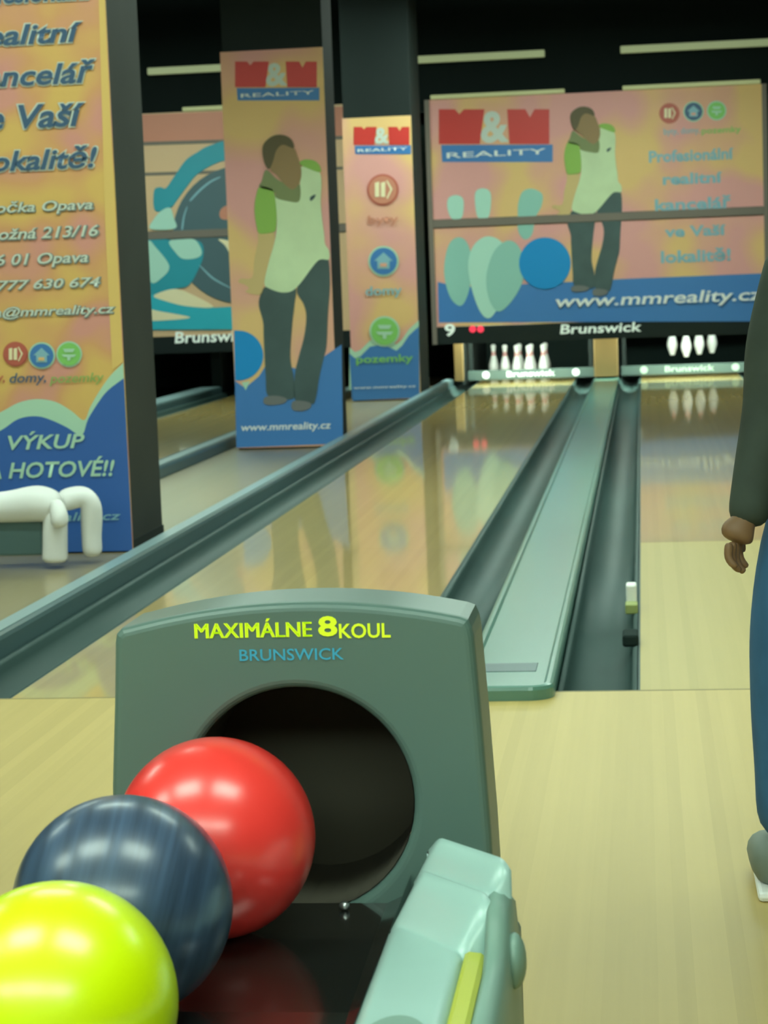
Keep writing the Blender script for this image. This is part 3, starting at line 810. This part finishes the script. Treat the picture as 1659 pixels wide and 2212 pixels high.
# dark throat behind the hole
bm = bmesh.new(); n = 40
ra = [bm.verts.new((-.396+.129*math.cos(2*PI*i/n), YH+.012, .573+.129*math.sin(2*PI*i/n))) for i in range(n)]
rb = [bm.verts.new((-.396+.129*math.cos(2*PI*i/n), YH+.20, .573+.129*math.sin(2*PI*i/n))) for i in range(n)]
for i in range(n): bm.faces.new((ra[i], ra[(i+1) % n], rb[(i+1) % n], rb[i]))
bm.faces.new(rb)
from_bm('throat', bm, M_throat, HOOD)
def hood_text(name, body, bx, m, bold):
    letters(name, body, bx, YH, m, HOOD, .35, bold)
M_hoodtext = mat('hood_text_yellow', rgb(214, 232, 30), .5, emit=((.62, .85, .02), .25))  # faint glow added to the plain yellow letters
for dx in (-1.3, 1.3):
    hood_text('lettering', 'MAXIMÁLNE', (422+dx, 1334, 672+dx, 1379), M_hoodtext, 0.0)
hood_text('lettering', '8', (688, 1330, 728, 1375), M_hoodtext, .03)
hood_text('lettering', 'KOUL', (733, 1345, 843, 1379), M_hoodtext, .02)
hood_text('lettering', 'BRUNSWICK', (518, 1399, 742, 1428), mat('hood_text_blue', rgb(58, 160, 196), .5), .01)

# black tray the balls roll on
def tray_z(y):
    pts = [(1.2, .405), (1.65, .408), (1.761, .4165), (1.963, .4455), (2.173, .4565), (2.30, .458)]
    for (a, za), (b, zb) in zip(pts, pts[1:]):
        if a <= y <= b:
            t = (y-a)/(b-a); return za+(zb-za)*t
    return pts[-1][1]
bm = bmesh.new(); rows = []
for i in range(45):
    y = 1.2+(YH-.002-1.2)*i/44; z = tray_z(y)-.001
    rows.append([bm.verts.new(p) for p in ((-.655, y, z-.05), (-.655, y, z+.012), (-.645, y, z), (-.30, y, z), (-.283, y, z+.008), (-.272, y, max(z+.03, .49)), (-.272, y, z-.05))])
for a, b in zip(rows, rows[1:]):
    for j in range(len(a)):
        k = (j+1) % len(a); bm.faces.new((a[j], a[k], b[k], b[j]))
bm.faces.new(rows[0]); bm.faces.new(rows[-1][::-1])
from_bm('tray', bm, M_tray, BR)
# pedestal under tray and rail
box('pedestal', -.60, -.175, 1.25, YH-.002, 0, .36, M_hood, BR, .02)

# pale side rail that curls up to a lip before the hood
prof = [(-.80, .498), (-.35, .499), (-.06, .500), (-.014, .500), (-.004, .498), (.000, .500), (.004, .512), (.009, .527), (.014, .536), (.021, .5425), (.030, .5455), (.038, .5445), (.044, .540), (.047, .536), (.050, .536), (.0515, .545), (.0535, .557), (.059, .567), (.067, .5715), (.076, .568), (.083, .558), (.088, .50), (.088, .40)]
bm = bmesh.new(); rows = []
NS = 24
for i in range(NS+1):
    s = i/NS; row = []
    for dy, z in prof:
        yy = 2.085-.10*s+dy
        if dy > .08: yy = 2.155-.10*s+(dy-.07)*1.0
        zs = .555 if dy > .08 else z
        x0 = -.271+max(0, zs-.5)*.56; x1 = -.186+max(0, zs-.5)*.60
        e = min(s, 1-s)
        zz = z-(.010*max(0, 1-e/.14)**2)*(1 if z > .4 else 0)
        row.append(bm.verts.new((x0+(x1-x0)*s, max(1.25, yy), zz)))
    rows.append(row)
for first, at_end in ((rows[0], False), (rows[-1], True)):      # side walls under both edges
    low = [bm.verts.new((v.co.x, v.co.y, min(v.co.z, .41))) for v in first]
    rows = rows+[low] if at_end else [low]+rows
for a, b in zip(rows, rows[1:]):
    for j in range(len(a)-1): bm.faces.new((a[j], a[j+1], b[j+1], b[j]))
rail_o = from_bm('side_rail', bm, M_rim, BR, smooth=True)
# yellow strip and outer side of the rail
sweep_y('yellow_strip', [(-.186, .470), (-.186, .4975), (-.182, .500), (-.170, .4985), (-.166, .495), (-.166, .470)], 1.25, 1.985, M_yel, rail_o, closed=True)
bm = bmesh.new()
sec = [(-.1655, 0), (-.1655, .494), (-.160, .499), (-.150, .496), (-.143, .486), (-.140, .45), (-.135, 0)]
ya = [1.25, 1.93, 1.97, 1.99, 2.01, 2.05, 2.10]
up = [0, 0, .012, .03, .042, .046, .030]
rows = [[bm.verts.new((x, y, z+(u if z > .42 else 0))) for x, z in sec] for y, u in zip(ya, up)]
for a, b in zip(rows, rows[1:]):
    for j in range(len(a)-1): bm.faces.new((a[j], a[j+1], b[j+1], b[j]))
bm.faces.new(rows[0]); bm.faces.new(rows[-1][::-1])
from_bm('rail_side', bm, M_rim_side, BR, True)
box('rail_side_back', -.185, -.150, 2.10, YH-.002, 0, .44, M_hood, BR, .008)
# knob on the outer side and screw in the tray
bm = bmesh.new()
bmesh.ops.create_uvsphere(bm, u_segments=20, v_segments=12, radius=1, matrix=Matrix.Translation((-.139, 2.0, .486)) @ Matrix.Diagonal((.012, .022, .028, 1)))
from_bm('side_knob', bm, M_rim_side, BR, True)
bm = bmesh.new()
bmesh.ops.create_uvsphere(bm, u_segments=16, v_segments=8, radius=1, matrix=Matrix.Translation((-.345, 2.262, .462)) @ Matrix.Diagonal((.006, .006, .005, 1)))
from_bm('screw', bm, M_metal, BR, True)
bm = bmesh.new()
bmesh.ops.create_circle(bm, cap_ends=True, radius=1, segments=40, matrix=Matrix.Translation((-.229, 1.70, .5005)) @ Matrix.Diagonal((.037, .105, 1, 1)))
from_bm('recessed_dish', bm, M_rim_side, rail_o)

# ------------------------------------------------------------------ bowling balls
def ball_mat(name, col, rough, noise=None, coat=.6):
    return mat(name, col, rough, coat=coat, coat_rough=.22, noise=noise)
def ball(c, r, m, label):
    bm = bmesh.new()
    bmesh.ops.create_uvsphere(bm, u_segments=64, v_segments=40, radius=r)
    o = from_bm('bowling_ball', bm, m, None, True)
    o.location = (c[0], c[1], tray_z(c[1])+r-.0005)
    o.rotation_euler = (.5, .3, .2)
    tag(o, label, 'bowling ball', 'balls on the ball return')
ball((-.469, 2.173), .108, ball_mat('ball_red', rgb(255, 64, 58), .3, (3, .12, (1, 1, 1))), 'bright red bowling ball at the mouth of the ball return')
ball((-.519, 1.963), .108, ball_mat('ball_navy', rgb(60, 80, 106), .36, (3.0, .42, (40, 2, 2))), 'dark blue scratched bowling ball between the red and the yellow ball')
ball((-.531, 1.763), .108, ball_mat('ball_yellow', rgb(222, 246, 0), .3), 'fluorescent yellow bowling ball nearest the viewer')

# ------------------------------------------------------------------ person at the right edge
def person():
    PX, PY = .385, 3.88
    t = thing('person', 'person in a dark jacket and blue jeans at the right edge, arm hanging down', 'person', (PX, PY, 0))
    SK = mat('skin', rgb(132, 100, 70), .55)
    JK = mat('jacket_dark', rgb(58, 70, 62), .8, noise=(12, .25, (1, 1, 1)))
    JN = mat('jeans_blue', rgb(50, 98, 138), .85, noise=(18, .25, (1, 1, .4)))
    SH = mat('shoe_grey', rgb(112, 122, 112), .6)
    HR = mat('hair_brown', rgb(60, 46, 34), .7)
    V = [(PX, PY, .76), (PX, PY, .86), (PX, PY, .97), (PX, PY, 1.08), (PX, PY, 1.16), (PX, PY, 1.22), (PX, PY+.01, 1.26), (PX, PY+.012, 1.33), (PX, PY+.005, 1.39)]
    Rr = [(.10, .085), (.095, .08), (.10, .08), (.10, .08), (.06, .055), (.042, .042), (.066, .075), (.072, .085), (.045, .055)]
    E = [(i, i+1) for i in range(8)]
    def add(p, r, fr):
        V.append(p); Rr.append(r); E.append((fr, len(V)-1)); return len(V)-1
    for s in (-1, 1):
        sh = add((PX+s*.145, PY, 1.125), .045, 3)
        if s < 0:
            el = add((.222, 3.86, .90), .036, sh); wr = add((.176, 3.82, .70), (.024, .02), el)
            pa = add((.163, 3.81, .688), (.024, .034), wr); pb = add((.155, 3.80, .662), (.022, .036), pa)
        else:
            el = add((PX+.19, 3.90, .90), .036, sh); wr = add((PX+.20, 3.85, .70), (.024, .02), el)
            pa = add((PX+.205, 3.84, .665), (.022, .034), wr); pb = add((PX+.208, 3.835, .63), (.020, .036), pa)
        hp = add((PX+s*.085, PY, .70), .075, 0); kn = add((PX+s*.134, PY-.01, .42), .05, hp)
        an = add((PX+s*.142, PY+.02, .08), .034, kn); add((PX+s*.150, PY+.12, .035), (.034, .026), an)
    skin('body', V, E, Rr, SK, t)
    # fingers and thumbs
    for base, d in (((.155, 3.80, .656), -1), ((PX+.208, 3.835, .625), 1)):
        b = Vector(base)
        for k, ln in enumerate((.052, .060, .055, .042)):
            o = Vector(((k-1.5)*d*.007, .027-.018*k, 0))
            p0 = b+o+Vector((0, 0, .012)); p1 = b+o+Vector((d*.003, 0, -ln*.36)); p2 = b+o+Vector((-d*.003, -.004, -ln*.64)); p3 = b+o+Vector((-d*.014, -.006, -ln*.80))
            skin('finger', [p0, p1, p2, p3], [(0, 1), (1, 2), (2, 3)], [.0088, .0085, .0078, .0065], SK, t, 1)
        q0 = b+Vector((0, .018, .030)); q1 = b+Vector((-d*.012, .040, .008)); q2 = b+Vector((-d*.016, .046, -.018))
        skin('thumb', [q0, q1, q2], [(0, 1), (1, 2)], [.0105, .0095, .0075], SK, t, 1)
    # jacket
    JV = [(PX, PY, .685), (PX, PY, .84), (PX, PY, .98), (PX, PY, 1.08), (PX, PY, 1.15), (PX, PY, 1.185)]
    JR = [(.140, .122), (.132, .108), (.125, .10), (.122, .098), (.085, .075), (.055, .055)]
    JE = [(i, i+1) for i in range(5)]
    def addj(p, r, fr):
        JV.append(p); JR.append(r); JE.append((fr, len(JV)-1)); return len(JV)-1
    a = addj((.252, PY-.005, 1.128), .060, 3); b_ = addj((.234, 3.868, 1.02), .057, a); c_ = addj((.222, 3.86, .90), .050, b_); d_ = addj((.198, 3.84, .79), .045, c_); addj((.177, 3.82, .685), .040, d_)
    a = addj((PX+.145, PY, 1.128), .058, 3); b_ = addj((PX+.17, 3.89, 1.02), .054, a); c_ = addj((PX+.19, 3.90, .90), .050, b_); d_ = addj((PX+.195, 3.875, .79), .045, c_); addj((PX+.20, 3.85, .69), .040, d_)
    skin('jacket', JV, JE, JR, JK, t)
    # jeans
    NV = [(PX, PY, .86), (PX, PY, .74)]; NR = [(.112, .095), (.124, .10)]; NE = [(0, 1)]
    for s in (-1, 1):
        i0 = len(NV)
        NV += [(PX+s*.10, PY, .66), (PX+s*.130, PY-.01, .50), (PX+s*.140, PY-.005, .34), (PX+s*.140, PY+.005, .20), (PX+s*.142, PY+.015, .085)]
        NR += [.098, .082, .070, .062, .060]
        NE += [(1, i0)]+[(i0+k, i0+k+1) for k in range(4)]
    skin('jeans', NV, NE, NR, JN, t)
    for s in (-1, 1):
        x = PX+s*.166
        skin('shoe', [(x, PY-.055, .052), (x, PY+.01, .058), (x, PY+.09, .050), (x+s*.006, PY+.17, .040)], [(0, 1), (1, 2), (2, 3)], [(.044, .046), (.048, .052), (.050, .044), (.042, .034)], SH, t)
        box('shoe_sole', x-.034, x+.034, PY-.085, PY+.185, 0, .018, M_white, t, .008)
    # head details
    skin('hair', [(PX, PY-.018, 1.29), (PX, PY-.012, 1.36), (PX, PY-.002, 1.395)], [(0, 1), (1, 2)], [(.076, .07), (.080, .086), (.05, .06)], HR, t)
    for s in (-1, 1):
        skin('ear', [(PX+s*.075, PY+.01, 1.315), (PX+s*.080, PY+.004, 1.285)], [(0, 1)], [(.010, .016), (.008, .012)], SK, t, 1)
        bm = bmesh.new(); bmesh.ops.create_uvsphere(bm, u_segments=12, v_segments=8, radius=.010, matrix=Matrix.Translation((PX+s*.028, PY+.086, 1.315)))
        from_bm('eye', bm, M_print_white, t, True)
    skin('nose', [(PX, PY+.088, 1.31), (PX, PY+.100, 1.28)], [(0, 1)], [.008, .012], SK, t, 1)
    box('mouth', PX-.02, PX+.02, PY+.072, PY+.090, 1.242, 1.250, mat('lips', rgb(150, 80, 70), .5), t, .003)
person()
